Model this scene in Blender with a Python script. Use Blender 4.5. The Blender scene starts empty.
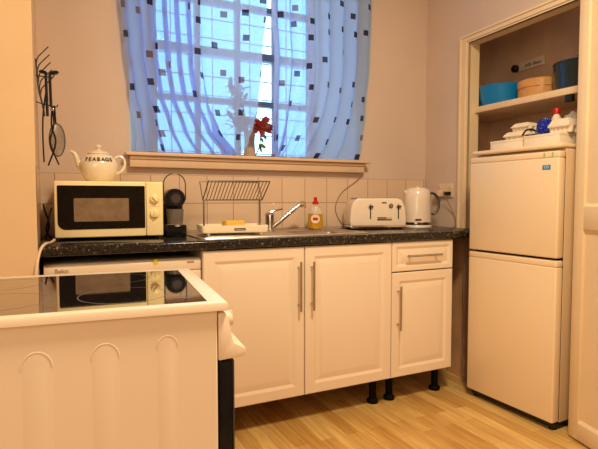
import bpy, bmesh, math, random
from mathutils import Vector, Matrix
random.seed(7)
C = bpy.context.scene.collection
PI = math.pi

# ------------------------------------------------------------------ materials
def srgb(r, g, b):
    f = lambda c: (c/12.92 if c <= .04045 else ((c+.055)/1.055)**2.4)
    return (f(r/255), f(g/255), f(b/255), 1)

def mat(name, col, rough=.5, metal=0, spec=.5, noise=0, nscale=20, bump=0, bscale=200, coat=0, trans=0, ior=1.45, alpha=1):
    m = bpy.data.materials.new(name); m.use_nodes = True
    nt = m.node_tree; p = nt.nodes['Principled BSDF']
    p.inputs['Base Color'].default_value = col
    p.inputs['Roughness'].default_value = rough
    p.inputs['Metallic'].default_value = metal
    p.inputs['Specular IOR Level'].default_value = spec
    p.inputs['Coat Weight'].default_value = coat
    p.inputs['Transmission Weight'].default_value = trans
    p.inputs['IOR'].default_value = ior
    p.inputs['Alpha'].default_value = alpha
    tc = nt.nodes.new('ShaderNodeTexCoord')
    if noise:
        n = nt.nodes.new('ShaderNodeTexNoise'); n.inputs['Scale'].default_value = nscale; n.inputs['Detail'].default_value = 5
        nt.links.new(tc.outputs['Object'], n.inputs['Vector'])
        r = nt.nodes.new('ShaderNodeValToRGB')
        r.color_ramp.elements[0].position = .3; r.color_ramp.elements[1].position = .7
        r.color_ramp.elements[0].color = tuple(c*(1-noise) for c in col[:3])+(1,)
        r.color_ramp.elements[1].color = tuple(min(1, c*(1+noise*.6)) for c in col[:3])+(1,)
        nt.links.new(n.outputs['Fac'], r.inputs['Fac']); nt.links.new(r.outputs['Color'], p.inputs['Base Color'])
    if bump:
        n2 = nt.nodes.new('ShaderNodeTexNoise'); n2.inputs['Scale'].default_value = bscale
        nt.links.new(tc.outputs['Object'], n2.inputs['Vector'])
        b = nt.nodes.new('ShaderNodeBump'); b.inputs['Strength'].default_value = bump; b.inputs['Distance'].default_value = .002
        nt.links.new(n2.outputs['Fac'], b.inputs['Height']); nt.links.new(b.outputs['Normal'], p.inputs['Normal'])
    return m

M = {}
M['wall'] = mat('wall_paint', srgb(216,192,176), .75, noise=.05, nscale=2.5, bump=.15, bscale=60)
M['wall_left'] = mat('wall_paint_left', srgb(226,192,152), .75, noise=.05, nscale=2.5, bump=.1, bscale=60)
M['ceiling'] = mat('ceiling_paint', srgb(235,225,212), .8, noise=.02)
M['gloss_white'] = mat('gloss_trim_paint', srgb(234,208,172), .5, noise=.04, nscale=6)
M['reveal'] = mat('reveal_brightened', srgb(240,236,236), .7, noise=.02)  # reveals made whiter than the wall to brighten the curtain before them
M['sill'] = mat('sill_paint', srgb(224,192,164), .35, noise=.05, nscale=8)
M['cab'] = mat('cabinet_vinyl', srgb(238,218,196), .32, noise=.015, nscale=3)
M['carcass'] = mat('carcass_board', srgb(205,185,160), .5, noise=.03)
M['brown'] = mat('gap_tint_sheet', srgb(214,164,118), .7, noise=.15, nscale=7)  # for the sheet added over the shaded architrave, lightened to read brown there
M['enamel'] = mat('white_enamel', srgb(236,216,194), .28, noise=.015, nscale=4)
M['fridge'] = mat('fridge_paint', srgb(240,214,180), .3, noise=.015, nscale=3)
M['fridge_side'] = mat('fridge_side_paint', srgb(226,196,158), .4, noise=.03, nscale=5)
M['cream_plastic'] = mat('cream_plastic', srgb(250,228,176), .3, noise=.01)
M['cream_tray'] = mat('tray_plastic', srgb(244,226,196), .35, noise=.01)
M['toaster'] = mat('toaster_cream', srgb(242,222,202), .22, coat=.4, noise=.01)
M['black_gloss'] = mat('black_gloss', (.006,.006,.007,1), .08, noise=.2)
M['leg_black'] = mat('leg_plastic', (.006,.005,.005,1), .7, spec=.15, noise=.1)
M['black'] = mat('black_plastic', (.012,.011,.011,1), .35, noise=.2)
M['black_rough'] = mat('black_rubber', (.01,.009,.009,1), .7, noise=.2)
M['dark_glass'] = mat('dark_glass', (.010,.007,.005,1), .06, spec=.3, noise=.1)
M['mw_mesh'] = mat('mesh_with_reflection', (.26,.17,.10,1), .25, noise=.2, nscale=30)  # mesh tone lightened to hold the warm reflection in the door
M['hob'] = mat('hob_glass', (.010,.009,.010,1), .03, spec=1, coat=1, ior=2.0, noise=.1)
M['hob_ring'] = mat('hob_ring_print', (.20,.19,.18,1), .15, noise=.1)
M['chrome'] = mat('chrome', (.72,.68,.63,1), .12, 1, noise=.05)
M['steel'] = mat('brushed_steel', (.55,.47,.39,1), .33, 1, noise=.12, nscale=40)
M['sink'] = mat('sink_steel', (.62,.56,.50,1), .36, 1, noise=.1, nscale=25)
M['grey_metal'] = mat('dark_metal', (.12,.11,.10,1), .35, .8, noise=.1)
M['wire'] = mat('rack_wire', (.20,.17,.15,1), .3, .9, noise=.1)
M['cup'] = mat('smoked_plastic', (.22,.17,.14,1), .08, alpha=.75, noise=.1)
M['red'] = mat('red_plastic', srgb(200,22,22), .35, noise=.05)
M['soap'] = mat('yellow_soap', srgb(214,160,18), .12, noise=.05, trans=.25)
M['clear'] = mat('clear_plastic', (.95,.88,.80,1), .08, alpha=.30, noise=.02)
M['label_white'] = mat('label_paper', srgb(238,215,190), .5, noise=.03)
M['sponge'] = mat('sponge_yellow', srgb(240,196,98), .9, noise=.12, nscale=90, bump=.8, bscale=300)
M['teapot'] = mat('teapot_ceramic', srgb(240,222,196), .2, coat=.5, noise=.04, nscale=60)
M['ink'] = mat('ink_print', (.05,.035,.03,1), .5, noise=.1)
M['grey_ink'] = mat('grey_print', srgb(176,146,118), .5, noise=.1)
M['turquoise'] = mat('turquoise_enamel', srgb(0,124,186), .22, coat=.4, noise=.05)
M['bamboo'] = mat('bamboo', srgb(206,152,92), .5, noise=.14, nscale=30)
M['dark_pot'] = mat('dark_blue_pot', srgb(40,58,70), .2, .4, coat=.4, noise=.15)
M['pale_china'] = mat('pale_china', srgb(190,170,140), .4, noise=.08)
M['blue'] = mat('blue_foil', srgb(30,50,170), .3, noise=.3, nscale=40)
M['paper_white'] = mat('white_card', srgb(240,222,198), .6, noise=.03)
M['socket'] = mat('socket_plastic', srgb(226,198,170), .35, noise=.02)
M['cable_white'] = mat('cable_white', srgb(228,200,165), .5, noise=.05)
M['cable_grey'] = mat('cable_grey', srgb(150,115,90), .5, noise=.05)
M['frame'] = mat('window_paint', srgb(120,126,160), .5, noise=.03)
M['grille'] = mat('grille_iron', (.05,.06,.10,1), .6, noise=.1)
M['pot_tan'] = mat('vase_tan', srgb(206,166,136), .5, noise=.06, nscale=15)
M['leaf_blue'] = mat('leaf_dark', srgb(20,34,60), .5, noise=.25, nscale=25)
M['leaf'] = mat('leaf_green', srgb(40,110,40), .45, noise=.25, nscale=30)
M['petal_red'] = mat('petal_red', srgb(128,26,14), .5, noise=.35, nscale=25)
M['petal_lilac'] = mat('petal_lilac', srgb(104,74,170), .5, noise=.2, nscale=25)
M['alcove'] = mat('alcove_plaster', srgb(228,190,154), .85, noise=.12, nscale=5, bump=.2, bscale=50)
M['shelf'] = mat('shelf_board', srgb(232,202,166), .5, noise=.04, nscale=8)
M['yellow'] = mat('yellow_sticker', srgb(226,206,40), .4, noise=.03)
M['st_blue'] = mat('sticker_blue', srgb(60,140,196), .4, noise=.03)
M['st_green'] = mat('sticker_green', srgb(150,200,110), .4, noise=.03)
M['sieve'] = mat('sieve_mesh', (.34,.29,.25,1), .4, .6, alpha=.45, noise=.1)
M['cool'] = mat('warm_knob', srgb(250,226,170), .3, noise=.01)

def mat_tiles():
    m = mat('wall_tiles', srgb(225,195,170), .18, noise=.02)
    nt = m.node_tree; p = nt.nodes['Principled BSDF']
    tc = nt.nodes.new('ShaderNodeTexCoord')
    br = nt.nodes.new('ShaderNodeTexBrick')
    br.offset = 0; br.squash = 1
    br.inputs['Scale'].default_value = 1
    br.inputs['Brick Width'].default_value = .148; br.inputs['Row Height'].default_value = .148
    br.inputs['Mortar Size'].default_value = .0022; br.inputs['Mortar Smooth'].default_value = .2
    br.inputs['Color1'].default_value = srgb(228,199,174); br.inputs['Color2'].default_value = srgb(222,192,166)
    br.inputs['Mortar'].default_value = srgb(176,140,112)
    nt.links.new(tc.outputs['UV'], br.inputs['Vector'])
    nt.links.new(br.outputs['Color'], p.inputs['Base Color'])
    b = nt.nodes.new('ShaderNodeBump'); b.inputs['Strength'].default_value = .5; b.inputs['Distance'].default_value = .002; b.invert = True
    nt.links.new(br.outputs['Fac'], b.inputs['Height']); nt.links.new(b.outputs['Normal'], p.inputs['Normal'])
    return m
M['tiles'] = mat_tiles()

def mat_worktop():
    m = mat('worktop_granite', (.01,.009,.009,1), .16)
    nt = m.node_tree; p = nt.nodes['Principled BSDF']
    tc = nt.nodes.new('ShaderNodeTexCoord')
    n1 = nt.nodes.new('ShaderNodeTexNoise'); n1.inputs['Scale'].default_value = 75; n1.inputs['Detail'].default_value = 6; n1.inputs['Roughness'].default_value = .7
    nt.links.new(tc.outputs['Object'], n1.inputs['Vector'])
    r1 = nt.nodes.new('ShaderNodeValToRGB'); e = r1.color_ramp.elements
    e[0].position = .35; e[0].color = (.006,.005,.005,1); e[1].position = .60; e[1].color = (.035,.026,.02,1)
    x = e.new(.67); x.color = (.55,.47,.38,1)
    nt.links.new(n1.outputs['Fac'], r1.inputs['Fac'])
    v = nt.nodes.new('ShaderNodeTexVoronoi'); v.inputs['Scale'].default_value = 95
    nt.links.new(tc.outputs['Object'], v.inputs['Vector'])
    r2 = nt.nodes.new('ShaderNodeValToRGB'); e = r2.color_ramp.elements
    e[0].position = .0; e[0].color = (1,1,1,1); e[1].position = .20; e[1].color = (0,0,0,1)
    nt.links.new(v.outputs['Distance'], r2.inputs['Fac'])
    mx = nt.nodes.new('ShaderNodeMix'); mx.data_type = 'RGBA'; mx.blend_type = 'MIX'
    mx.inputs[7].default_value = (.30,.26,.22,1)
    mul = nt.nodes.new('ShaderNodeMath'); mul.operation = 'MULTIPLY'; mul.inputs[1].default_value = .5
    nt.links.new(r2.outputs['Color'], mul.inputs[0]); nt.links.new(mul.outputs[0], mx.inputs[0])
    nt.links.new(r1.outputs['Color'], mx.inputs[6]); nt.links.new(mx.outputs[2], p.inputs['Base Color'])
    return m
M['worktop'] = mat_worktop()

def mat_floor():
    m = mat('laminate_floor', srgb(220,170,105), .3)
    nt = m.node_tree; p = nt.nodes['Principled BSDF']
    tc = nt.nodes.new('ShaderNodeTexCoord')
    mp = nt.nodes.new('ShaderNodeMapping'); mp.inputs['Rotation'].default_value = (0,0,PI/2)
    nt.links.new(tc.outputs['Object'], mp.inputs['Vector'])
    br = nt.nodes.new('ShaderNodeTexBrick'); br.offset = .37; br.offset_frequency = 2
    br.inputs['Scale'].default_value = 1
    br.inputs['Brick Width'].default_value = .36; br.inputs['Row Height'].default_value = .066
    br.inputs['Mortar Size'].default_value = .0007; br.inputs['Bias'].default_value = .0
    br.inputs['Color1'].default_value = srgb(240,204,134); br.inputs['Color2'].default_value = srgb(206,158,88)
    br.inputs['Mortar'].default_value = srgb(176,124,66)
    nt.links.new(mp.outputs['Vector'], br.inputs['Vector'])
    mp2 = nt.nodes.new('ShaderNodeMapping'); mp2.inputs['Scale'].default_value = (22,1.3,1)
    nt.links.new(tc.outputs['Object'], mp2.inputs['Vector'])
    n = nt.nodes.new('ShaderNodeTexNoise'); n.inputs['Scale'].default_value = 3; n.inputs['Detail'].default_value = 7
    nt.links.new(mp2.outputs['Vector'], n.inputs['Vector'])
    r = nt.nodes.new('ShaderNodeValToRGB'); e = r.color_ramp.elements
    e[0].position = .3; e[0].color = (.64,.56,.46,1); e[1].position = .65; e[1].color = (1,1,1,1)
    nt.links.new(n.outputs['Fac'], r.inputs['Fac'])
    mx = nt.nodes.new('ShaderNodeMix'); mx.data_type = 'RGBA'; mx.blend_type = 'MULTIPLY'; mx.inputs[0].default_value = .8
    nt.links.new(br.outputs['Color'], mx.inputs[6]); nt.links.new(r.outputs['Color'], mx.inputs[7])
    nt.links.new(mx.outputs[2], p.inputs['Base Color'])
    return m
M['floor'] = mat_floor()

def mat_curtain():
    """sheer voile with small woven squares, pattern laid out in the cloth's own UV (metres)"""
    m = bpy.data.materials.new('sheer_voile'); m.use_nodes = True
    nt = m.node_tree; nt.nodes.remove(nt.nodes['Principled BSDF']); out = nt.nodes['Material Output']
    N, L = nt.nodes.new, nt.links.new
    tc = N('ShaderNodeTexCoord')
    sc = N('ShaderNodeVectorMath'); sc.operation = 'DIVIDE'; sc.inputs[1].default_value = (.128,.132,1)
    L(tc.outputs['UV'], sc.inputs[0])
    sep = N('ShaderNodeSeparateXYZ'); L(sc.outputs[0], sep.inputs[0])
    def math_(op, a, b=None):
        n = N('ShaderNodeMath'); n.operation = op
        for i, q in enumerate((a, b)):
            if q is None: continue
            if isinstance(q, (int, float)): n.inputs[i].default_value = q
            else: L(q, n.inputs[i])
        return n.outputs[0]
    col = math_('FLOOR', sep.outputs[0])
    odd = math_('MULTIPLY', math_('MODULO', col, 2), .5)
    yy = math_('ADD', sep.outputs[1], odd)
    row = math_('FLOOR', yy)
    cb = N('ShaderNodeCombineXYZ'); L(col, cb.inputs[0]); L(row, cb.inputs[1])
    wn = N('ShaderNodeTexWhiteNoise'); wn.noise_dimensions = '2D'; L(cb.outputs[0], wn.inputs['Vector'])
    s2 = N('ShaderNodeSeparateXYZ'); L(wn.outputs['Color'], s2.inputs[0])
    cx = math_('ADD', math_('MULTIPLY', s2.outputs[0], .5), .25)
    cy = math_('ADD', math_('MULTIPLY', s2.outputs[1], .5), .25)
    dx = math_('ABSOLUTE', math_('SUBTRACT', math_('FRACT', sep.outputs[0]), cx))
    dy = math_('ABSOLUTE', math_('SUBTRACT', math_('FRACT', yy), cy))
    inside = math_('MULTIPLY', math_('LESS_THAN', dx, .135), math_('LESS_THAN', dy, .125))
    inside = math_('MULTIPLY', inside, math_('GREATER_THAN', s2.outputs[2], .22))
    rp = N('ShaderNodeValToRGB'); rp.color_ramp.interpolation = 'CONSTANT'; e = rp.color_ramp.elements
    e[0].position = 0; e[0].color = srgb(70,74,100); e[1].position = .55; e[1].color = srgb(120,108,112)
    x = e.new(.8); x.color = srgb(52,50,60)
    L(s2.outputs[2], rp.inputs['Fac'])
    # sheer part
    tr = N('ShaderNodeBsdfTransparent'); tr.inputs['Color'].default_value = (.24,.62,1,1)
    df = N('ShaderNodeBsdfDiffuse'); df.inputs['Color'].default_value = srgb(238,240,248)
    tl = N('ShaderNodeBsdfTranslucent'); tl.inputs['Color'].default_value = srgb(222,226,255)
    m1 = N('ShaderNodeMixShader'); m1.inputs[0].default_value = .68; L(df.outputs[0], m1.inputs[1]); L(tl.outputs[0], m1.inputs[2])
    m2 = N('ShaderNodeMixShader'); m2.inputs[0].default_value = .58; L(tr.outputs[0], m2.inputs[1]); L(m1.outputs[0], m2.inputs[2])
    # squares
    sd = N('ShaderNodeBsdfDiffuse'); L(rp.outputs['Color'], sd.inputs['Color'])
    st = N('ShaderNodeBsdfTransparent'); st.inputs['Color'].default_value = (.22,.26,.4,1)
    m3 = N('ShaderNodeMixShader'); m3.inputs[0].default_value = .72; L(st.outputs[0], m3.inputs[1]); L(sd.outputs[0], m3.inputs[2])
    m4 = N('ShaderNodeMixShader'); L(inside, m4.inputs[0]); L(m2.outputs[0], m4.inputs[1]); L(m3.outputs[0], m4.inputs[2])
    L(m4.outputs[0], out.inputs['Surface'])
    return m
M['curtain'] = mat_curtain()

def mat_glass():
    m = bpy.data.materials.new('window_glass'); m.use_nodes = True
    nt = m.node_tree; nt.nodes.remove(nt.nodes['Principled BSDF']); out = nt.nodes['Material Output']
    tr = nt.nodes.new('ShaderNodeBsdfTransparent'); tr.inputs['Color'].default_value = (.93,.97,1,1)
    gl = nt.nodes.new('ShaderNodeBsdfGlossy'); gl.inputs['Roughness'].default_value = .05
    mx = nt.nodes.new('ShaderNodeMixShader'); mx.inputs[0].default_value = .05
    nt.links.new(tr.outputs[0], mx.inputs[1]); nt.links.new(gl.outputs[0], mx.inputs[2]); nt.links.new(mx.outputs[0], out.inputs['Surface'])
    return m
M['glass'] = mat_glass()

# ------------------------------------------------------------------ builders
def new_bm(): return bmesh.new()

def add_box(bm, x0, x1, y0, y1, z0, z1, bev=0, seg=2, mtx=None):
    t = bmesh.new()
    bmesh.ops.create_cube(t, size=1)
    for v in t.verts:
        v.co = Vector(((x0+x1)/2+v.co.x*(x1-x0), (y0+y1)/2+v.co.y*(y1-y0), (z0+z1)/2+v.co.z*(z1-z0)))
    if bev: bmesh.ops.bevel(t, geom=list(t.edges), offset=bev, segments=seg, profile=.5, affect='EDGES')
    merge(bm, t, mtx)

def merge(bm, t, mtx=None):
    if mtx is not None: bmesh.ops.transform(t, matrix=mtx, verts=t.verts)
    me = bpy.data.meshes.new('tmp'); t.to_mesh(me); t.free(); bm.from_mesh(me); bpy.data.meshes.remove(me)

def add_prism(bm, poly, axis, a0, a1, bev=0, seg=2, mtx=None):
    """poly of 2D points extruded along axis x, y or z between a0 and a1"""
    def P(p, a):
        return {'x': (a, p[0], p[1]), 'y': (p[0], a, p[1]), 'z': (p[0], p[1], a)}[axis]
    t = bmesh.new()
    A = [t.verts.new(P(p, a0)) for p in poly]; B = [t.verts.new(P(p, a1)) for p in poly]
    n = len(poly)
    t.faces.new(A); t.faces.new(B[::-1])
    for i in range(n): t.faces.new((A[i], B[i], B[(i+1) % n], A[(i+1) % n]))
    bmesh.ops.recalc_face_normals(t, faces=t.faces)
    if bev: bmesh.ops.bevel(t, geom=list(t.edges), offset=bev, segments=seg, profile=.5, affect='EDGES')
    merge(bm, t, mtx)

def add_lathe(bm, prof, cx=0, cy=0, cz=0, n=32, axis='z', mtx=None, cap=True):
    t = bmesh.new(); rings = []
    for r, h in prof:
        ring = []
        for i in range(n):
            a = 2*PI*i/n; u, w = r*math.cos(a), r*math.sin(a)
            co = {'z': (u, w, h), 'y': (u, h, w), 'x': (h, u, w)}[axis]
            ring.append(t.verts.new((cx+co[0], cy+co[1], cz+co[2])))
        rings.append(ring)
    for a, b in zip(rings, rings[1:]):
        for i in range(n): t.faces.new((a[i], a[(i+1) % n], b[(i+1) % n], b[i]))
    if cap:
        t.faces.new(rings[0]); t.faces.new(rings[-1])
    bmesh.ops.recalc_face_normals(t, faces=t.faces)
    merge(bm, t, mtx)

def add_tube(bm, pts, r, n=8, radii=None, mtx=None):
    pts = [Vector(p) for p in pts]; t = bmesh.new(); rings = []
    up = Vector((0, 0, 1)); prev = None
    for i, p in enumerate(pts):
        d = (pts[min(i+1, len(pts)-1)]-pts[max(i-1, 0)]).normalized()
        if prev is None:
            a = d.cross(up)
            if a.length < .05: a = d.cross(Vector((1, 0, 0)))
            a.normalize()
        else:
            a = prev-d*prev.dot(d); a.normalize()
        prev = a; b = d.cross(a)
        rr = radii[i] if radii else r
        rings.append([t.verts.new(p+a*rr*math.cos(2*PI*k/n)+b*rr*math.sin(2*PI*k/n)) for k in range(n)])
    for a, b in zip(rings, rings[1:]):
        for k in range(n): t.faces.new((a[k], a[(k+1) % n], b[(k+1) % n], b[k]))
    t.faces.new(rings[0]); t.faces.new(rings[-1])
    bmesh.ops.recalc_face_normals(t, faces=t.faces)
    merge(bm, t, mtx)

def smooth_path(pts, sub=8):
    P = [Vector(p) for p in pts]; out = []
    for i in range(len(P)-1):
        p0 = P[max(i-1, 0)]; p1 = P[i]; p2 = P[i+1]; p3 = P[min(i+2, len(P)-1)]
        for k in range(sub):
            t = k/sub
            out.append(.5*((2*p1)+(p2-p0)*t+(2*p0-5*p1+4*p2-p3)*t*t+(3*p1-p0-3*p2+p3)*t**3))
    out.append(P[-1]); return out

def obj(name, bm, m, parent=None, smooth=True, label=None, angle=35):
    me = bpy.data.meshes.new(name)
    bmesh.ops.remove_doubles(bm, verts=bm.verts, dist=1e-6)
    bm.to_mesh(me); bm.free()
    if smooth:
        for p in me.polygons: p.use_smooth = True
        me.set_sharp_from_angle(angle=math.radians(angle))
    me.materials.append(M[m] if isinstance(m, str) else m)
    o = bpy.data.objects.new(name, me); C.objects.link(o)
    if parent: o.parent = parent
    if label: o['label'] = label
    return o

def thing(name, label, cat, loc=(0,0,0), rz=0, group=None):
    o = bpy.data.objects.new(name, None); C.objects.link(o); o.location = loc; o.rotation_euler = (0,0,rz)
    o.empty_display_size = .05
    tag(o, label, cat, group); return o
def tag(o, label, cat, group=None, kind=None):
    o['label'] = label; o['category'] = cat
    if group: o['group'] = group
    if kind: o['kind'] = kind
    return o
def struct(name, bm, m, parent=None, smooth=False):
    o = obj(name, bm, m, parent, smooth)
    if not parent: o['kind'] = 'structure'
    return o
def box(name, m, parent, *d, bev=0, seg=2, label=None):
    bm = new_bm(); add_box(bm, *d, bev=bev, seg=seg); return obj(name, bm, m, parent, label=label)

def text(name, s, size, m, parent, loc, rot, ext=.0006, shear=0, sx=1):
    cu = bpy.data.curves.new('t', 'FONT'); cu.body = s; cu.size = size; cu.extrude = ext; cu.align_x = 'CENTER'; cu.align_y = 'CENTER'; cu.shear = shear
    to = bpy.data.objects.new('t', cu); C.objects.link(to)
    bpy.context.view_layer.update()
    me = bpy.data.meshes.new_from_object(to.evaluated_get(bpy.context.evaluated_depsgraph_get()))
    bpy.data.objects.remove(to); bpy.data.curves.remove(cu)
    me.name = name
    o = bpy.data.objects.new(name, me); C.objects.link(o); me.materials.clear(); me.materials.append(M[m])
    me.transform(Matrix.LocRotScale(Vector(loc), __import__('mathutils').Euler(rot), Vector((sx,1,1))))
    o.parent = parent
    return o

def quad(bm, *pts): bm.faces.new([bm.verts.new(p) for p in pts])

# ------------------------------------------------------------------ the room
YB = 2.67
ZC = 2.85
# right wall is very slightly out of square; s is the distance from the back corner
def WR(s, d=0.0): return (2.245-.045*s+d*.999, YB-s-.045*d)

bm = new_bm(); add_box(bm, -2.6, 3.0, -2.8, 3.05, -.05, 0); struct('floor', bm, 'floor')
bm = new_bm(); add_box(bm, -2.6, 3.0, -2.8, 3.05, ZC, ZC+.05); struct('ceiling', bm, 'ceiling')

# back wall with splayed window opening
OX0, OX1, OZ0, OZ1 = .355, 1.695, 1.305, 2.60
IX0, IX1, YI, IZ1 = .50, 1.56, 2.98, 2.52
bm = new_bm()
X0, X1 = -.055, 2.26
quad(bm, (X0,YB,0),(OX0,YB,0),(OX0,YB,ZC),(X0,YB,ZC))
quad(bm, (OX1,YB,0),(X1,YB,0),(X1,YB,ZC),(OX1,YB,ZC))
quad(bm, (OX0,YB,0),(OX1,YB,0),(OX1,YB,OZ0),(OX0,YB,OZ0))
quad(bm, (OX0,YB,OZ1),(OX1,YB,OZ1),(OX1,YB,ZC),(OX0,YB,ZC))
quad(bm, (OX0,YB,OZ0),(IX0,YI,OZ0),(IX0,YI,IZ1),(OX0,YB,OZ1))
quad(bm, (OX1,YB,OZ0),(OX1,YB,OZ1),(IX1,YI,IZ1),(IX1,YI,OZ0))
quad(bm, (OX0,YB,OZ1),(IX0,YI,IZ1),(IX1,YI,IZ1),(OX1,YB,OZ1))
quad(bm, (OX0,YB,OZ0),(OX1,YB,OZ0),(IX1,YI,OZ0),(IX0,YI,OZ0))
wb = struct('wall_back', bm, 'wall')
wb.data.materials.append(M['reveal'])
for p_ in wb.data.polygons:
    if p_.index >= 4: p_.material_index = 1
# left return and left facing pier
bm = new_bm()
YP = 2.045
add_box(bm, -2.6, -.055, YP, 2.72, 0, ZC)
struct('wall_left', bm, 'wall_left')
bm = new_bm(); add_box(bm, -2.62, -2.55, -2.8, YP, 0, ZC); struct('wall_side', bm, 'wall_left')
bm = new_bm(); add_box(bm, -2.6, 2.9, -2.85, -2.8, 0, ZC); struct('wall_rear', bm, 'wall')
# right wall with the cupboard opening
S0, S1, HZ = .408, 1.160, 2.000
SE = 5.45
def wp(s, z, d=0): x, y = WR(s, d); return (x, y, z)
bm = new_bm()
quad(bm, wp(0,0), wp(0,ZC), wp(S0,ZC), wp(S0,0))
quad(bm, wp(S0,HZ), wp(S0,ZC), wp(S1,ZC), wp(S1,HZ))
quad(bm, wp(S1,0), wp(S1,ZC), wp(SE,ZC), wp(SE,0))
struct('wall_right', bm, 'wall')
# cupboard interior
bm = new_bm()
ax0, ax1, ay0, ay1, az = 2.248, 2.64, 1.36, 2.50, 2.30
quad(bm, (ax1,ay0,0),(ax1,ay1,0),(ax1,ay1,az),(ax1,ay0,az))
quad(bm, (ax0,ay1,0),(ax1,ay1,0),(ax1,ay1,az),(ax0,ay1,az))
quad(bm, (ax0,ay0,0),(ax1,ay0,0),(ax1,ay0,az),(ax0,ay0,az))
quad(bm, (ax0,ay0,az),(ax1,ay0,az),(ax1,ay1,az),(ax0,ay1,az))
struct('wall_cupboard', bm, 'alcove')
# architrave round the cupboard opening (stepped moulding)
def P3(s_, z_, p): x, y = WR(s_, -p); return (x, y, z_)
bm = new_bm()
AW, AH = .082, .050
for a, b, p in ((0,.20,.012),(.20,.34,.024),(.34,.80,.018),(.80,1,.012)):
    so_, si_ = S0-AW*(1-a), S0-AW*(1-b)
    zo_, zi_ = HZ+AH*(1-a), HZ+AH*(1-b)
    L = [(so_,0),(so_,zo_),(S1+.02,zo_),(S1+.02,zi_),(si_,zi_),(si_,0)]
    t = bmesh.new(); F = [t.verts.new(P3(u,v,p)) for u, v in L]; B = [t.verts.new(P3(u,v,-.005)) for u, v in L]
    t.faces.new(F); t.faces.new(B[::-1])
    for k in range(6): t.faces.new((F[k],F[(k+1)%6],B[(k+1)%6],B[k]))
    bmesh.ops.recalc_face_normals(t, faces=t.faces); merge(bm, t)
# lining of the opening
add_prism(bm, [WR(S0-.016,-.0118), WR(S0,-.0118), WR(S0,.072), WR(S0-.016,.072)], 'z', 0, HZ)
add_prism(bm, [WR(S0-.016,-.0115), WR(S1,-.0115), WR(S1,.072), WR(S0-.016,.072)], 'z', HZ, HZ+.016)
struct('trim_1', bm, 'gloss_white')
# right jamb casing, standing proud, and the open panelled cupboard door
bm = new_bm(); add_box(bm, 2.104, 2.255, 1.40, 1.484, 0, 2.07, bev=.003); struct('trim_2', bm, 'gloss_white')

dr = bpy.data.objects.new('door_1', None); C.objects.link(dr); dr['kind'] = 'structure'
dr.location = (2.090, 1.478, 0); dr.rotation_euler = (0,0,math.radians(-104.3)); dr.empty_display_size = .05
bm = new_bm()
W, T = .52, .035
def framebox(bm, W, H, T, z0, st, rails):
    add_box(bm, 0, st, 0, T, z0, H, bev=.002); add_box(bm, W-st, W, 0, T, z0, H, bev=.002)
    for a, b in rails: add_box(bm, st-.001, W-st+.001, 0, T, a, b, bev=.002)
framebox(bm, W, 2.06, T, .008, .056, ((.008,.085),(.95,1.05),(1.96,2.06)))
struct('door_frame', bm, 'gloss_white', dr, True)
for a, b in ((.085,.95),(1.05,1.96)):
    bm = new_bm()
    add_box(bm, .05, W-.05, .012, T-.012, a-.004, b+.004)
    # bevelled beads around the recess
    for sgn, zz in ((1,a),(-1,b)):
        add_prism(bm, [(.0,zz),(.014,zz),(.014,zz+sgn*.016)], 'x', .056, W-.056, mtx=Matrix())
    struct('door_panel', bm, 'gloss_white', dr, True)

# backsplash tiles (UV in metres)
def uvquad(name, pts_uv, m):
    me = bpy.data.meshes.new(name); vs = [p for q in pts_uv for p, _ in q]; fs = []; i = 0
    for q in pts_uv: fs.append(tuple(range(i, i+len(q)))); i += len(q)
    me.from_pydata(vs, [], fs); uv = me.uv_layers.new(name='UVMap'); k = 0
    for q in pts_uv:
        for _, t in q: uv.data[k].uv = t; k += 1
    me.materials.append(M[m]); o = bpy.data.objects.new(name, me); C.objects.link(o); o['kind'] = 'structure'; return o
ZT = 1.208
uo = 1.487 % .148
def tq(x0, x1, y, z0, z1):
    f = lambda x, z: ((x, y, z), (x-uo, z-ZT))
    return [f(x0,z0), f(x1,z0), f(x1,z1), f(x0,z1)]
yt = YB-.007
q = [tq(-.054, 2.235, yt, .90, ZT),
     [((-.054,yt,ZT),(0,0)), ((2.235,yt,ZT),(0,.0001)), ((2.235,YB,ZT),(.001,.001)), ((-.054,YB,ZT),(.001,0))]]
uvquad('trim_3', q, 'tiles')
xl = -.0535
fl = lambda y, z: ((xl, y, z), (y-YB, z-ZT))
uvquad('trim_4', [[fl(YB-.007,.90), fl(YB-.007,ZT), fl(2.046,ZT), fl(2.046,.90)]], 'tiles')

# window: frame, bars, glass
wd = bpy.data.objects.new('window_1', None); C.objects.link(wd); wd['kind'] = 'structure'; wd.location = (0,0,0); wd.empty_display_size = .05
bm = new_bm()
yb0, yb1 = YI-.02, YI+.04
fr = .045
add_box(bm, IX0-.01, IX0+fr, yb0, yb1, OZ0, IZ1); add_box(bm, IX1-fr*.8, IX1+.01, yb0, yb1, OZ0, IZ1)
add_box(bm, IX0, IX1, yb0, yb1, OZ0, OZ0+.05); add_box(bm, IX0, IX1, yb0, yb1, IZ1-.05, IZ1)
obj('window_frame', bm, 'frame', wd)
for x in (.785, 1.035, 1.285): box('glazing_bar', 'frame', wd, x-.014, x+.014, yb0+.005, yb1-.012, OZ0+.04, IZ1-.04)
for z, w in ((1.675,.016),(1.965,.022),(2.255,.016)): box('glazing_bar', 'frame', wd, IX0+.03, IX1-.03, yb0+.003, yb1-.01, z-w, z+w)
box('pane', 'glass', wd, IX0+.03, IX1-.02, YI+.008, YI+.012, OZ0+.03, IZ1-.03)
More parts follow.
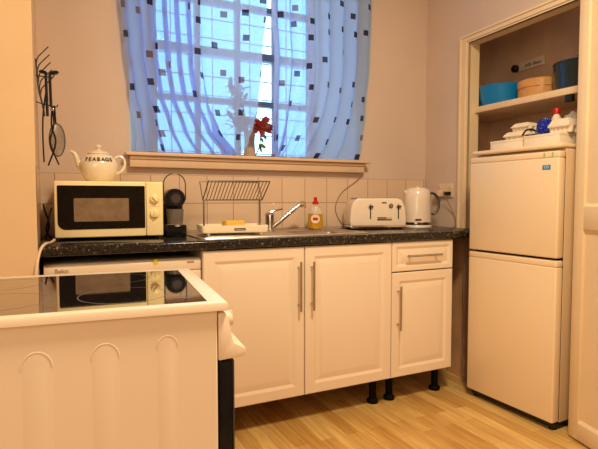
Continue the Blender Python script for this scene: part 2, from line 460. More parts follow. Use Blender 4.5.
# inner ledge + moulded sill (in front of the wall)
bm = new_bm()
add_box(bm, .325, 1.757, YB-.075, YB+.002, OZ0-.005, OZ0+.012, bev=.004)
add_prism(bm, [(OX0,YB),(OX1,YB),(IX1,YI-.021),(IX0,YI-.021)], 'z', OZ0, OZ0+.0115)
add_box(bm, .345, 1.735, YB-.045, YB, OZ0-.062, OZ0-.006, bev=.006)
add_box(bm, .345, 1.735, YB-.056, YB, OZ0-.022, OZ0-.006, bev=.005)
struct('trim_5', bm, 'sill', None, True)

# outside security grille behind the glass
g = thing('window_grille', 'thin dark metal security bars outside the window behind the curtains', 'grille', (0,3.12,1.2))
for k in range(11):
    z = .06+k*.118
    bm = new_bm(); add_tube(bm, [(.3,0,z),(1.85,0,z)], .0030, 6); obj('bar', bm, 'grille', g)
for x in (.40,.66,.92,1.17,1.43,1.70):
    bm = new_bm(); add_tube(bm, [(x,.008,0),(x,.008,1.4)], .003, 6); obj('bar', bm, 'grille', g)

# ------------------------------------------------------------------ curtains
def curtain(name, label, xf, folds, amp, back, sweep, y0, wd=1):
    zb, zt = ZB, ZTOP
    nu, nv = 220, 60
    me = bpy.data.meshes.new(name); vs, fs, uvs = [], [], []
    for j in range(nv+1):
        t = j/nv; 
        for i in range(nu+1):
            s = i/nu
            ph = folds(s)*2*PI
            env = min(1, s/.04, (1-s)/.04)
            w = math.sin(PI*min(1,max(0,s)))
            x = xf(s, t) + env*back(s)*math.sin(ph) + sweep(s, t)*w
            y = y0 - env*amp(s)*math.cos(ph)*(.75+.25*t) + .006*math.sin(9*s+3*t)
            z = zb+(zt-zb)*t + (1-t)**6*.006*math.sin(ph*.5)
            vs.append((x, y, z)); uvs.append(s)
    for j in range(nv):
        for i in range(nu):
            a = j*(nu+1)+i; fs.append((a, a+1, a+nu+2, a+nu+1))
    # cloth length across, along the fold line
    acc = [0]; j = nv//2
    for i in range(nu):
        a, b = Vector(vs[j*(nu+1)+i]), Vector(vs[j*(nu+1)+i+1]); acc.append(acc[-1]+(a-b).length)
    me.from_pydata(vs, [], fs); uv = me.uv_layers.new(name='UVMap'); k = 0
    for f in fs:
        for v in f:
            uv.data[k].uv = (acc[v % (nu+1)]+wd, vs[v][2]); k += 1
    for p in me.polygons: p.use_smooth = True
    me.materials.append(M['curtain'])
    o = bpy.data.objects.new(name, me); C.objects.link(o); tag(o, label, 'curtain', ); return o
def lerp_pts(P):
    def f(t):
        for (a, u), (b, v) in zip(P, P[1:]):
            if t <= b:
                k = (t-a)/(b-a); k = k*k*(3-2*k); return u+(v-u)*k
        return P[-1][1]
    return f
ZB, ZTOP = OZ0+.014, 2.44
tz = lambda z: (z-ZB)/(ZTOP-ZB)
cy = YB-.047
# left curtain: dense pleats on the left, a flat sheer sweep towards the middle gap
LL = lerp_pts([(0,.378),(tz(1.50),.373),(tz(1.62),.352),(tz(1.86),.328),(tz(2.05),.312),(1,.29)])
LD = lerp_pts([(0,.812),(tz(1.45),.756),(tz(1.60),.720),(tz(1.80),.704),(tz(2.11),.697),(1,.69)])
LR = lerp_pts([(0,.925),(tz(1.40),.973),(tz(1.49),1.003),(tz(1.58),1.027),(tz(1.85),1.052),(tz(2.18),1.083),(1,1.11)])
SD = .62      # share of the cloth gathered in the dense left pleats
def left_x(s, t):
    L, D, R_ = LL(t), LD(t), LR(t)
    if s <= SD: return L+(D-L)*(s/SD)
    return D+(R_-D)*((s-SD)/(1-SD))
def right_x(s, t): return RL_(t)+(RR_(t)-RL_(t))*s
curtain('voile_curtain', 'left sheer voile curtain with small dark squares, gathered in pleats toward the teapot', left_x,
    lambda s: (6.3*s/SD if s < SD else 6.3+(s-SD)*9),
    lambda s: .024 if s < SD else max(.006,.024-.3*(s-SD)),
    lambda s: .026 if s < SD-.03 else max(.004,.026-.35*(s-SD+.03)),
    lambda s, t: (.085*max(0, 1-t/.40)**2.2 if s < SD else .0), cy, .03)
RL_ = lerp_pts([(0,1.122),(tz(1.40),1.130),(tz(1.60),1.124),(tz(1.86),1.130),(tz(2.18),1.112),(1,1.10)])
RR_ = lerp_pts([(0,1.690),(tz(1.40),1.712),(tz(1.62),1.737),(tz(1.93),1.763),(tz(2.29),1.775),(1,1.79)])
curtain('voile_curtain', 'right sheer voile curtain with small dark squares, hanging beside the bare wall', right_x,
    lambda s: 7.5*s**.92,
    lambda s: .017, lambda s: .013+.009*math.sin(9*s+1),
    lambda s, t: -.15*max(0, 1-t/.42)**2.0, cy, .62)
r = thing('curtain_rod', 'thin white curtain rod above the kitchen window', 'curtain rod', (0,cy,ZTOP+.0095))
bm = new_bm(); add_tube(bm, [(.24,0,0),(1.90,0,0)], .007, 10); obj('rod', bm, 'gloss_white', r)
for x in (.26,1.88):
    bm = new_bm(); add_box(bm, x-.01, x+.01, -.008, YB-cy+.002, -.012, .012, bev=.003); obj('bracket', bm, 'gloss_white', r)

# ------------------------------------------------------------------ plant in the window
pl = thing('flower_vase', 'tan vase of lilac and dark foliage half hidden behind the left curtain', 'vase', (1.062,2.850,OZ0+.012))
bm = new_bm(); add_lathe(bm, [(.030,0),(.036,.004),(.036,.03),(.030,.10),(.034,.16),(.040,.172),(.036,.172),(.030,.155)], n=28); obj('vase', bm, 'pot_tan', pl)
def petal(bm, base, d, L, W, curl=.3, up=Vector((0,0,1))):
    d = Vector(d).normalized(); s = d.cross(up)
    if s.length < .1: s = d.cross(Vector((1,0,0)))
    s.normalize(); n = s.cross(d); base = Vector(base); rows = []
    for k in range(7):
        t = k/6; w = W*math.sin(PI*min(.97, t*.88+.07))**.8
        c = base+d*L*t - n*curl*L*t*t
        rows.append([bm.verts.new(c+s*w*q+n*abs(q)*w*.3) for q in (-1,0,1)])
    for a, b in zip(rows, rows[1:]):
        for q in (0,1): bm.faces.new((a[q], a[q+1], b[q+1], b[q]))
bm = new_bm()
for k in range(5):
    x = random.uniform(-.02,.02)
    add_tube(bm, smooth_path([(0,0,.15),(x-.03,0,.25),(-.07+x*2,.01*k-.02,.33+.03*k)]), .0022, 5)
for k in range(64):
    t = random.random(); b = (-.10+.09*random.random()-.03*t, random.uniform(-.04,.04), .17+.26*t)
    petal(bm, b, (random.uniform(-1,.4), random.uniform(-.5,.5), random.uniform(-.2,1)), random.uniform(.05,.085), .014)
obj('foliage', bm, 'leaf_blue', pl)
bm = new_bm()
for k in range(60):
    a = random.random()*2*PI; e = random.uniform(-.5,1.2)
    d = (math.cos(a)*math.cos(e), math.sin(a)*math.cos(e)*.7, math.sin(e))
    petal(bm, (-.01+d[0]*.025, d[1]*.02, .195+d[2]*.02), d, .045, .016, .2)
obj('flower_head', bm, 'petal_lilac', pl)
fl_ = thing('red_flower', 'red and orange artificial flower showing through the curtain gap', 'flower', (1.072,2.722,OZ0+.012))
bm = new_bm(); add_tube(bm, smooth_path([(-.030,.0,.0),(.0,0,.06),(.010,0,.12),(.012,-.002,.172)]), .0028, 6); obj('stem', bm, 'leaf', fl_)
bm = new_bm()
for a in (10,75,130,175,215,265,320,345):
    petal(bm, (.014,-.006,.180), (math.cos(math.radians(a)), -.35, math.sin(math.radians(a))*.7), .066, .019, .15, up=Vector((0,-1,.3)))
petal(bm, (.040,-.006,.205), (.5,-.2,.8), .035, .013, .1, up=Vector((0,-1,.3)))
obj('petals', bm, 'petal_red', fl_)
bm = new_bm()
for b, d, L, W in (((.010,0,.150),(.5,-.2,-.6),.055,.011), ((.008,0,.12),(.45,-.2,-.75),.035,.008), ((.0,0,.08),(.6,-.2,-.3),.045,.012),((.0,0,.08),(.3,-.1,-.9),.05,.008)):
    petal(bm, b, d, L, W, .1, up=Vector((0,-1,.3)))
obj('leaves', bm, 'leaf', fl_)

# ------------------------------------------------------------------ worktop and sink
YF, ZW = 2.08, .907
SX0, SX1, SY0, SY1 = .585, 1.45, 2.165, 2.59     # sink cut-out
def slab_with_hole(outer_x0, outer_x1f, outer_x1b, y0, y1, z0, z1, hx0, hx1, hy0, hy1):
    bm = new_bm()
    def ring(z):
        V = bm.verts.new
        return ([V((outer_x0,y0,z)),V((outer_x1f,y0,z)),V((outer_x1b,y1,z)),V((outer_x0,y1,z))],
                [V((hx0,hy0,z)),V((hx1,hy0,z)),V((hx1,hy1,z)),V((hx0,hy1,z))])
    o1, i1 = ring(z1); o0, i0 = ring(z0)
    for k in range(4):
        j = (k+1) % 4
        bm.faces.new((o1[k],o1[j],i1[j],i1[k])); bm.faces.new((o0[k],i0[k],i0[j],o0[j]))
        bm.faces.new((o0[k],o0[j],o1[j],o1[k])); bm.faces.new((i0[k],i1[k],i1[j],i0[j]))
    bmesh.ops.recalc_face_normals(bm, faces=bm.faces)
    e = [e for e in bm.edges if all(abs(v.co.y-y0) < 1e-6 for v in e.verts) and abs(e.verts[0].co.z-e.verts[1].co.z) < 1e-6]
    bmesh.ops.bevel(bm, geom=e, offset=.010, segments=4, profile=.5, affect='EDGES')
    return bm
bm = slab_with_hole(-.050, 2.190, 2.226, YF, YB-.009, ZW-.040, ZW, SX0, SX1, SY0, SY1)
tag(obj('worktop', bm, 'worktop'), 'long black speckled granite-effect worktop under the window', 'worktop')

sk = thing('sink', 'stainless steel inset sink with drainer and bowl in the dark worktop', 'sink', (0,0,ZW))
bm = new_bm()
# plate with bowl hole, shaped as a ring plus bowl walls
BX0, BX1, BY0, BY1 = 1.11, 1.41, 2.21, 2.47
def ringpts(x0,x1,y0,y1,r,z,n=6):
    P = []
    for cx_, cy_, a0 in ((x1-r,y1-r,0),(x0+r,y1-r,90),(x0+r,y0+r,180),(x1-r,y0+r,270)):
        for k in range(n+1):
            a = math.radians(a0+90*k/n); P.append((cx_+r*math.cos(a), cy_+r*math.sin(a), z))
    return P
rings = [ringpts(SX0-.012,SX1+.012,SY0-.012,SY1+.012,.03,.0005), ringpts(SX0-.010,SX1+.010,SY0-.010,SY1+.010,.03,.005),
         ringpts(SX0+.004,SX1-.004,SY0+.004,SY1-.004,.03,.005), ringpts(SX0+.012,SX1-.012,SY0+.012,SY1-.012,.03,.0),
         ringpts(BX0-.01,BX1+.01,BY0-.01,BY1+.01,.05,.0), ringpts(BX0,BX1,BY0,BY1,.05,-.008),
         ringpts(BX0+.008,BX1-.008,BY0+.008,BY1-.008,.05,-.14), ringpts(BX0+.03,BX1-.03,BY0+.03,BY1-.03,.04,-.15)]
VR = [[bm.verts.new(p) for p in R] for R in rings]
for a, b in zip(VR, VR[1:]):
    n = len(a)
    for k in range(n): bm.faces.new((a[k],a[(k+1)%n],b[(k+1)%n],b[k]))
bm.faces.new(VR[-1]); bmesh.ops.recalc_face_normals(bm, faces=bm.faces)
obj('basin', bm, 'sink', sk)
bm = new_bm()
for k in range(9): add_box(bm, .64, 1.03, 2.235+k*.03, 2.243+k*.03, -.001, .0035, bev=.0015)
obj('drainer_ridges', bm, 'sink', sk)

tp = thing('mixer_tap', 'chrome mixer tap with long angled spout behind the sink', 'tap', (1.050,2.515,ZW+.0005))
bm = new_bm(); add_lathe(bm, [(.030,0),(.030,.006),(.025,.010),(.024,.080),(.0255,.083),(.0255,.094),(.020,.101),(.008,.104)], n=24); obj('body', bm, 'chrome', tp)
bm = new_bm()
add_tube(bm, smooth_path([(.012,-.012,.022),(.05,-.014,.050),(.11,-.016,.098),(.165,-.018,.138),(.185,-.018,.150),(.200,-.018,.150)],6), .0125, 12)
obj('spout', bm, 'chrome', tp)
bm = new_bm(); add_lathe(bm, [(.014,0),(.015,.004),(.015,.024),(.012,.028)], .196, -.018, .128, n=16); obj('nozzle', bm, 'chrome', tp)
bm = new_bm(); add_tube(bm, smooth_path([(0,0,.100),(.02,-.003,.108),(.045,-.004,.116),(.075,-.004,.121)]), .005, 8, ); obj('lever', bm, 'chrome', tp)

# ------------------------------------------------------------------ base cabinets
YD = 2.098
def raised_door(bm, x0, x1, z0, z1, m=.055):
    """vinyl-wrapped door with bevelled raised field"""
    add_box(bm, x0, x1, YD, YD+.018, z0, z1, bev=.004, seg=3)
def door_face(name, parent, x0, x1, z0, z1, m=.062):
    bm = new_bm()
    y = YD
    def R(i, d): return [(x0+i,y+d,z0+i),(x1-i,y+d,z0+i),(x1-i,y+d,z1-i),(x0+i,y+d,z1-i)]
    seq = [(0,.018),(0,.004),(.004,0),(m-.014,0),(m-.004,.005),(m,.0065),(m+.010,.005),(m+.030,-.0005),(m+.034,-.001)]
    L = [[bm.verts.new(p) for p in R(i,d)] for i, d in seq]
    for a, b in zip(L, L[1:]):
        for k in range(4): bm.faces.new((a[k],a[(k+1)%4],b[(k+1)%4],b[k]))
    bm.faces.new(L[-1]); bm.faces.new(L[0][::-1]); bmesh.ops.recalc_face_normals(bm, faces=bm.faces)
    return obj(name, bm, 'cab', parent, angle=12)
def bar_handle(parent, x0, z0, x1, z1):
    bm = new_bm(); y = YD-.030
    add_tube(bm, [(x0,y,z0),(x1,y,z1)], .0055, 12)
    dx, dz = (x1-x0)*.12, (z1-z0)*.12
    for a, b in ((x0+dx,z0+dz),(x1-dx,z1-dz)): add_tube(bm, [(a,y,b),(a,YD+.001,b)], .0045, 10)
    return obj('handle', bm, 'steel', parent, label='brushed steel bar handle')
def cab_foot(parent, x, y):
    bm = new_bm(); add_lathe(bm, [(.030,0),(.031,.004),(.031,.016),(.022,.022),(.019,.026),(.019,.150)], x, y, 0, n=20)
    return obj('leg', bm, 'leg_black', parent, label='black plastic adjustable leg')
c1 = thing('sink_cabinet', 'wide cream two-door base cabinet under the sink', 'cabinet', (0,0,0))
def carcass(parent, x0, x1, m='carcass', sink=False):
    bm = new_bm(); y0, y1, z0, z1 = YD+.020, YB-.05, .150, ZW-.042
    add_box(bm, x0, x0+.018, y0, y1, z0, z1); add_box(bm, x1-.018, x1, y0, y1, z0, z1)
    add_box(bm, x0+.018, x1-.018, y0, y1, z0, z0+.018); add_box(bm, x0+.018, x1-.018, y1-.01, y1, z0+.018, z1)
    if not sink: add_box(bm, x0+.018, x1-.018, y0, y1-.01, z1-.018, z1)
    return obj('carcass', bm, m, parent)
carcass(c1, .567, 1.556, sink=True)
d = door_face('door', c1, .568, 1.053, .150, .860); bar_handle(d, 1.021, .560, 1.021, .793)
d = door_face('door', c1, 1.057, 1.555, .150, .860); bar_handle(d, 1.089, .560, 1.089, .790)
for x in (.62,1.505): cab_foot(c1, x, 2.19); cab_foot(c1, x, 2.56)
c2 = thing('drawer_cabinet', 'narrow cream base cabinet with one drawer above one door beside the fridge', 'cabinet', (0,0,0))
carcass(c2, 1.559, 1.968)
d = door_face('door', c2, 1.560, 1.966, .150, .700, .058); bar_handle(d, 1.594, .405, 1.594, .633)
d = door_face('drawer', c2, 1.560, 1.966, .706, .860, .038); bar_handle(d, 1.634, .787, 1.864, .787)
for x, y in ((1.612,2.19),(1.928,2.19),(1.612,2.56),(1.928,2.56)): cab_foot(c2, x, y)
# brown sheet added to tint the shaded gap; cables between cabinet and wall
bm = new_bm(); add_prism(bm, [WR(.29,-.030),WR(.585,-.030),WR(.585,-.0255),WR(.29,-.0255)], 'z', 0, .862); struct('trim_6', bm, 'brown')
cb = thing('loose_cables', 'pale loose cables hanging in the gap between drawer cabinet and fridge', 'cable', (2.170,2.215,0))
for k, (a, b) in enumerate(((.0,.004),(.010,-.004),(-.008,.0))):
    bm = new_bm()
    P = [(a, b, .864), (a+.006, b+.004, .70), (a-.004, b-.006, .50), (a+.008*k, b+.006, .30), (a-.01*k+.01, b-.01, .12), (a-.02+.014*k, b-.02, .006)]
    add_tube(bm, smooth_path(P), .003+.0008*k, 6); obj('cable', bm, 'cable_grey', cb)

# ------------------------------------------------------------------ washing machine
wm = thing('washing_machine', 'white washing machine under the worktop behind the cooker', 'washing machine', (-.040,2.120,0))
box('body', 'enamel', wm, 0, .575, .022, .50, .012, .780, bev=.006)
bm = new_bm(); add_prism(bm, [(.0,.782),(.0,.820),(.010,.832),(.030,.834),(.50,.834),(.50,.782)], 'x', 0, .605, bev=.004); obj('top', bm, 'enamel', wm)
box('control_panel', 'enamel', wm, 0, .605, -.001, .020, .700, .780, bev=.004)
box('front_panel', 'enamel', wm, 0, .600, .004, .022, .02, .698, bev=.004)
dd = None
bm = new_bm(); add_lathe(bm, [(.17,0),(.165,-.018),(.13,-.022),(.12,-.004)], .30, .002, .38, n=40, axis='y'); dd = obj('door', bm, 'enamel', wm)
bm = new_bm(); add_lathe(bm, [(.12,-.004),(.08,-.02),(.01,-.028)], .30, .002, .38, n=40, axis='y'); obj('door_glass', bm, 'dark_glass', dd)
bm = new_bm(); add_lathe(bm, [(.024,0),(.022,-.016),(.018,-.018)], .30, -.001, .74, n=24, axis='y'); obj('knob', bm, 'enamel', wm)
text('brand_text', 'Beko', .024, 'grey_ink', wm, (.062,-.0016,.807), (PI/2,0,0), ext=.001)
bm = new_bm(); add_lathe(bm, [(.011,0),(.011,-.0022)], .415, .0005, .824, n=20, axis='y'); obj('sticker', bm, 'yellow', wm, label='small round yellow sticker')
box('display_mark', 'grey_ink', wm, .545, .575, -.0016, 0, .812, .820)
# small hose clip on the machine top
# ------------------------------------------------------------------ cooker
ck = thing('cooker', 'white freestanding electric cooker with dark glass hob in the left foreground', 'cooker', (.284,.946,0), math.radians(-5.4))
CW, CD, ZH = .50, .60, .885       # width along local y, depth along local -x
bm = new_bm()
add_box(bm, -CD, 0, .001, CW, .02, ZH-.0175, bev=.003)
# three raised rounded ribs pressed into the side panel
for xr, zt_, wd_ in ((-.096,.826,.021),(-.206,.822,.026),(-.318,.818,.027)):
    P = [(xr-wd_*.9,.10)]+[(xr-wd_*.9*math.cos(math.radians(a)), zt_-wd_+wd_*math.sin(math.radians(a))) for a in range(0,181,15)]+[(xr+wd_*.9,.10)]
    t = bmesh.new()
    A = [t.verts.new((p[0],.001,p[1])) for p in P]
    cx_ = xr
    B = [t.verts.new((cx_+(p[0]-cx_)*.74,.0002,p[1]-(.004 if i not in (0,len(P)-1) else -.004))) for i, p in enumerate(P)]
    n = len(P)
    for i in range(n): t.faces.new((A[i],A[(i+1)%n],B[(i+1)%n],B[i]))
    t.faces.new(B); bmesh.ops.recalc_face_normals(t, faces=t.faces); merge(bm, t)
    add_tube(bm, [(p[0],.0012,p[1]) for p in P[1:-1]], .0017, 6)
obj('body', bm, 'enamel', ck, angle=20)
# hob: white rim and glass
bm = new_bm()
def ring_rect(bm, x0,x1,y0,y1,rx0,rx1,ry0,ry1,z0,z1):
    V = bm.verts.new
    def R(a,b,c,e,z): return [V((a,c,z)),V((b,c,z)),V((b,e,z)),V((a,e,z))]
    seq = [R(x0,x1,y0,y1,z0), R(x0,x1,y0,y1,z1-.006), R(x0+.002,x1-.002,y0+.002,y1-.002,z1-.0018), R(x0+.007,x1-.007,y0+.007,y1-.007,z1), R(rx0,rx1,ry0,ry1,z1), R(rx0,rx1,ry0,ry1,z1-.004)]
    for a, b in zip(seq, seq[1:]):
        for k in range(4): bm.faces.new((a[k],a[(k+1)%4],b[(k+1)%4],b[k]))
    bm.faces.new(seq[0][::-1]); bm.faces.new(seq[-1])
    bmesh.ops.recalc_face_normals(bm, faces=bm.faces)
ring_rect(bm, -CD-.005,.020,-.008,CW+.004, -CD+.05,-.018,.010,CW-.026, ZH-.017, ZH)
obj('hob_rim', bm, 'enamel', ck)
hb = box('hob_glass', 'hob', ck, -CD+.051, -.0185, .0105, CW-.0265, ZH-.0035, ZH-.0008)
for x, y, rr in ((-.17,.14,.09),(-.40,.15,.09),(-.17,.37,.07),(-.42,.37,.075)):
    bm = new_bm()
    for ro in (rr,):
        t = bmesh.new(); n = 48
        o_ = [t.verts.new((x+ro*math.cos(2*PI*k/n), y+ro*math.sin(2*PI*k/n), ZH-.0006)) for k in range(n)]
        i_ = [t.verts.new((x+(ro-.0022)*math.cos(2*PI*k/n), y+(ro-.0022)*math.sin(2*PI*k/n), ZH-.0006)) for k in range(n)]
        for k in range(n): t.faces.new((o_[k],o_[(k+1)%n],i_[(k+1)%n],i_[k]))
        merge(bm, t)
    obj('ring_marking', bm, 'hob_ring', hb, smooth=False)
box('logo', 'hob_ring', hb, -.062, -.040, .060, .064, ZH-.0008, ZH-.0003)
# front console (profile seen from the side) with knobs and handle lip
z = lambda v: v
prof = [(.002,.861),(.018,.860),(.024,.845),(.029,.812),(.033,.799),(.056,.788),(.058,.780),(.054,.770),(.002,.766)]
bm = new_bm(); add_prism(bm, prof, 'y', .001, CW, bev=.0022, seg=2); obj('control_panel', bm, 'enamel', ck)
for k in range(6):
    bm = new_bm()
    ax = Matrix.Translation((.0245,.045+k*.082,.838)) @ Matrix.Rotation(math.radians(-8),4,'Y')
    add_lathe(bm, [(.0165,0),(.016,.008),(.013,.012),(.011,.014)], axis='x', n=20, mtx=ax)
    add_box(bm, .008,.017,-.004,.004,-.0155,.0155, bev=.002, mtx=ax)
    obj('knob', bm, 'enamel', ck)
bm = new_bm(); add_box(bm, .003,.030,.003,CW-.002,.06,.764, bev=.003); dd = obj('oven_door', bm, 'black_gloss', ck, label='black glass oven door')
bm = new_bm(); add_box(bm, .0301,.0335,.002,CW-.001,.06,.764, bev=.001); obj('door_trim', bm, 'grey_metal', dd)
for x in (-.55,-.05):
    for y in (.05,.45):
        bm = new_bm(); add_lathe(bm, [(.02,0),(.02,.022)], x, y, 0, n=16); obj('foot', bm, 'black_rough', ck)

# ------------------------------------------------------------------ microwave
mw = thing('microwave', 'cream microwave oven with dark glass door and two round dials on the worktop', 'microwave', (.002,2.305,ZW), math.radians(-3.2))
MWW, MZ0, MZ1 = .437, .014, .252
bm = new_bm(); add_box(bm, 0, MWW, .012, .325, MZ0, MZ1, bev=.006, seg=3); obj('body', bm, 'cream_plastic', mw)
# front bezel plate with curved lower edge of the door glass
bm = new_bm(); add_box(bm, .0, .3635, -.008, .012, MZ0, MZ1, bev=.006, seg=3); dmw = obj('door', bm, 'cream_plastic', mw)
def rr(x0,x1,z0,z1,r,y,tl=True,n=6, rtop=.006, rr_=.004):
    P = []
    for cx_, cz_, a0, q in ((x1-rr_,z1-rr_,0,rr_),(x0+rtop,z1-rtop,90,rtop),(x0+r,z0+r,180,r),(x1-rr_,z0+rr_,270,rr_)):
        for k in range(n+1):
            a = math.radians(a0+90*k/n); P.append((cx_+q*math.cos(a), cz_+q*math.sin(a)))
    return P
bm = new_bm(); P = rr(.012,.359,.050,.233,.030,0)
# slight sag of the lower edge
P = [(x, z-(.006*math.sin(PI*(x-.012)/.347) if z < .12 else 0)) for x, z in P]
add_prism(bm, P, 'y', -.0100, -.006); obj('door_glass', bm, 'dark_glass', dmw)
bm = new_bm(); add_prism(bm, rr(.074,.292,.082,.180,.006,0), 'y', -.0108, -.0099); obj('viewing_window', bm, 'mw_mesh', dmw)
bm = new_bm(); add_box(bm, .3650, MWW, -.008, .012, MZ0, MZ1, bev=.006, seg=3); obj('control_panel', bm, 'cream_plastic', mw)
for zc in (.177,.112):
    bm = new_bm(); add_lathe(bm, [(.0195,0),(.0195,-.004),(.0175,-.012),(.016,-.013)], .399, -.008, zc, n=28, axis='y')
    ax = Matrix.Translation((.399,-.021,zc)) @ Matrix.Rotation(math.radians(-40 if zc > .15 else 5),4,'Y')
    add_box(bm, -.0035,.0035,-.007,.001,-.015,.015, bev=.0015, mtx=ax)
    obj('dial', bm, 'cool', mw)
bm = new_bm()
for zc in (.177,.112):
    for k in range(9):
        a = math.radians(-130+k*32.5); add_box(bm, .399+.026*math.sin(a)-.0008, .399+.026*math.sin(a)+.0008, -.0086, -.0078, zc+.026*math.cos(a)-.0008, zc+.026*math.cos(a)+.0008)
for k in range(5): add_box(bm, .378+k*.009, .384+k*.009, -.0086,-.0078,.1435,.1455)
obj('panel_print', bm, 'grey_ink', mw, smooth=False)
for x in (.03,MWW-.03):
    for y in (.04,.29):
        bm = new_bm(); add_lathe(bm, [(.012,0),(.014,.015)], x, y, 0, n=14); obj('foot', bm, 'black_rough', mw)

# ------------------------------------------------------------------ teapot on the microwave
tpot = thing('teapot', 'cream ceramic teapot with dark capital lettering standing on the microwave', 'teapot', (.187,2.43,ZW+.253), math.radians(-5))
bm = new_bm()
R = 36; prof = [(.048,0),(.052,.003),(.060,.010),(.074,.035),(.082,.060),(.081,.082),(.071,.102),(.054,.118),(.042,.125)]
add_lathe(bm, prof, n=R); obj('body', bm, 'teapot', tpot)
bm = new_bm(); add_lathe(bm, [(.047,.124),(.046,.129),(.030,.138),(.010,.143),(.007,.147),(.013,.153),(.014,.159),(.009,.165),(.002,.167)], n=30); obj('lid', bm, 'teapot', tpot)
bm = new_bm()
add_tube(bm, smooth_path([(-.060,0,.055),(-.078,0,.068),(-.088,0,.095),(-.098,0,.122),(-.116,0,.134)],6), .01, 12,
    radii=[.020-.013*(k/24)**.6 for k in range(25)]); obj('spout', bm, 'teapot', tpot)
bm = new_bm()
add_tube(bm, smooth_path([(.066,0,.108),(.088,0,.116),(.107,0,.104),(.110,0,.078),(.098,0,.052),(.072,0,.036)],6), .0058, 10); obj('handle', bm, 'teapot', tpot)
# lettering wrapped round the shoulder of the pot
bmT = None
s = 'TEABAGS'
for i, ch in enumerate(s):
    a = math.radians(-90+(i-3)*13)
    rr_ = .0790
    o = text('letter', ch, .024, 'ink', tpot, (rr_*math.cos(a), rr_*math.sin(a), .096), (PI/2-.42,0,a+PI/2), ext=.0014)

# ------------------------------------------------------------------ coffee machine
cm = thing('coffee_machine', 'slim black pod coffee machine with round head beside the microwave', 'coffee machine', (.512,2.355,ZW), math.radians(-4))
bm = new_bm(); add_box(bm, -.047,.047,-.014,.245,0,.056, bev=.008, seg=3); obj('base', bm, 'black_gloss', cm)
bm = new_bm(); add_box(bm, -.044,.044,.075,.245,.040,.160, bev=.01, seg=3); obj('column', bm, 'black', cm)
bm = new_bm()
add_lathe(bm, [(.036,-.014),(.044,-.008),(.047,.0),(.047,.20),(.042,.215)], 0, .02, .178, n=40, axis='y'); hd = obj('head', bm, 'black_gloss', cm)
bm = new_bm(); add_lathe(bm, [(.032,-.0175),(.032,-.0135),(.0335,-.0125)], 0, .02, .178, n=36, axis='y'); obj('head_ring', bm, 'black', hd)
bm = new_bm(); add_lathe(bm, [(.0215,-.021),(.0225,-.0170)], 0, .02, .178, n=30, axis='y'); obj('head_cap', bm, 'grey_metal', hd)
bm = new_bm(); add_lathe(bm, [(.036,0),(.040,.070),(.040,.073)], 0, .030, .056, n=28); obj('capsule_bin', bm, 'cup', cm, label='smoked translucent container')
bm = new_bm(); add_box(bm, -.040,.040,-.010,.07,.0558,.0590, bev=.001); obj('drip_grid', bm, 'chrome', cm)
bm = new_bm(); P = []
for k in range(25):
    a = math.radians(180-180*k/24); P.append((.051*math.cos(a)+.001, .045, .245+.052*math.sin(a)))
P = [(-.050,.045,.17)]+P+[(.052,.045,.17)]
add_tube(bm, P, .0028, 8); obj('lever', bm, 'grey_metal', cm, label='thin metal loop lever')

# ------------------------------------------------------------------ dish rack
dk = thing('dish_rack', 'cream drip tray with wire plate rack standing on the sink drainer', 'dish rack', (.600,2.245,ZW+.0055))
bm = new_bm()
TX, TY = .322, .190
V = bm.verts.new
def rect(i, z_, r=.015): return ringpts(i, TX-i, i, TY-i, r, z_, n=4)
seq = [rect(.016,.010), rect(.004,.012), rect(.0,.020), rect(.0,.044), rect(.003,.046), rect(.006,.044), rect(.010,.018)]
L_ = [[V(p) for p in R_] for R_ in seq]
for a, b in zip(L_, L_[1:]):
    n = len(a)
    for k in range(n): bm.faces.new((a[k],a[(k+1)%n],b[(k+1)%n],b[k]))
bm.faces.new(L_[0][::-1]); bm.faces.new(L_[-1]); bmesh.ops.recalc_face_normals(bm, faces=bm.faces)
tr = obj('drip_tray', bm, 'cream_tray', dk); tr.location = (.012,.030,0); tr.rotation_euler = (0,0,math.radians(-7))
for x in (.035,TX-.035):
    for y in (.02,TY-.02):
        bm = new_bm(); add_lathe(bm, [(.007,0),(.008,.013)], x, y, -.0005, n=12); obj('foot', bm, 'cream_tray', tr)
box('nameplate', 'ink', tr, .152,.206,-.0014,.001,.022,.033)
bm = new_bm()
for k in range(5): add_box(bm, .158+k*.009,.163+k*.009,-.0022,-.0010,.0255,.0290)
obj('nameplate_text', bm, 'label_white', tr, smooth=False)
yp = .14
for x in (.052,.343):
    bm = new_bm(); add_tube(bm, [(x,yp,.017),(x,yp,.166)], .0042, 8); obj('post', bm, 'wire', dk)
bm = new_bm()
xa, xb = .048, .355
add_tube(bm, [(xa,yp,.166),(xb,yp,.166)], .003, 8)
add_tube(bm, [(xa,yp-.105,.256),(xb,yp-.105,.256)], .003, 8)
add_tube(bm, [(xa,yp+.055,.256),(xb,yp+.055,.256)], .0022, 8)
for k in range(19):
    x = xa+(xb-xa)*k/18; add_tube(bm, [(x,yp,.166),(x,yp-.105,.256)], .0019 if 0 < k < 18 else .003, 6)
for k in (0,): 
    x = xa+(xb-xa)*k/18; add_tube(bm, [(x,yp,.166),(x,yp+.055,.256)], .0024, 6)
add_tube(bm, [(xb,yp,.166),(xb,yp+.055,.256)], .0024, 6)
obj('wire_shelf', bm, 'wire', dk)
sp = tag(box('sponge', 'sponge', None, -.048,.048,-.034,.030,0,.048, bev=.005, seg=3), 'yellow washing-up sponge lying in the cream drip tray', 'sponge')
sp.location = (.783,2.335,ZW+.0245); sp.rotation_euler = (0,0,.05)

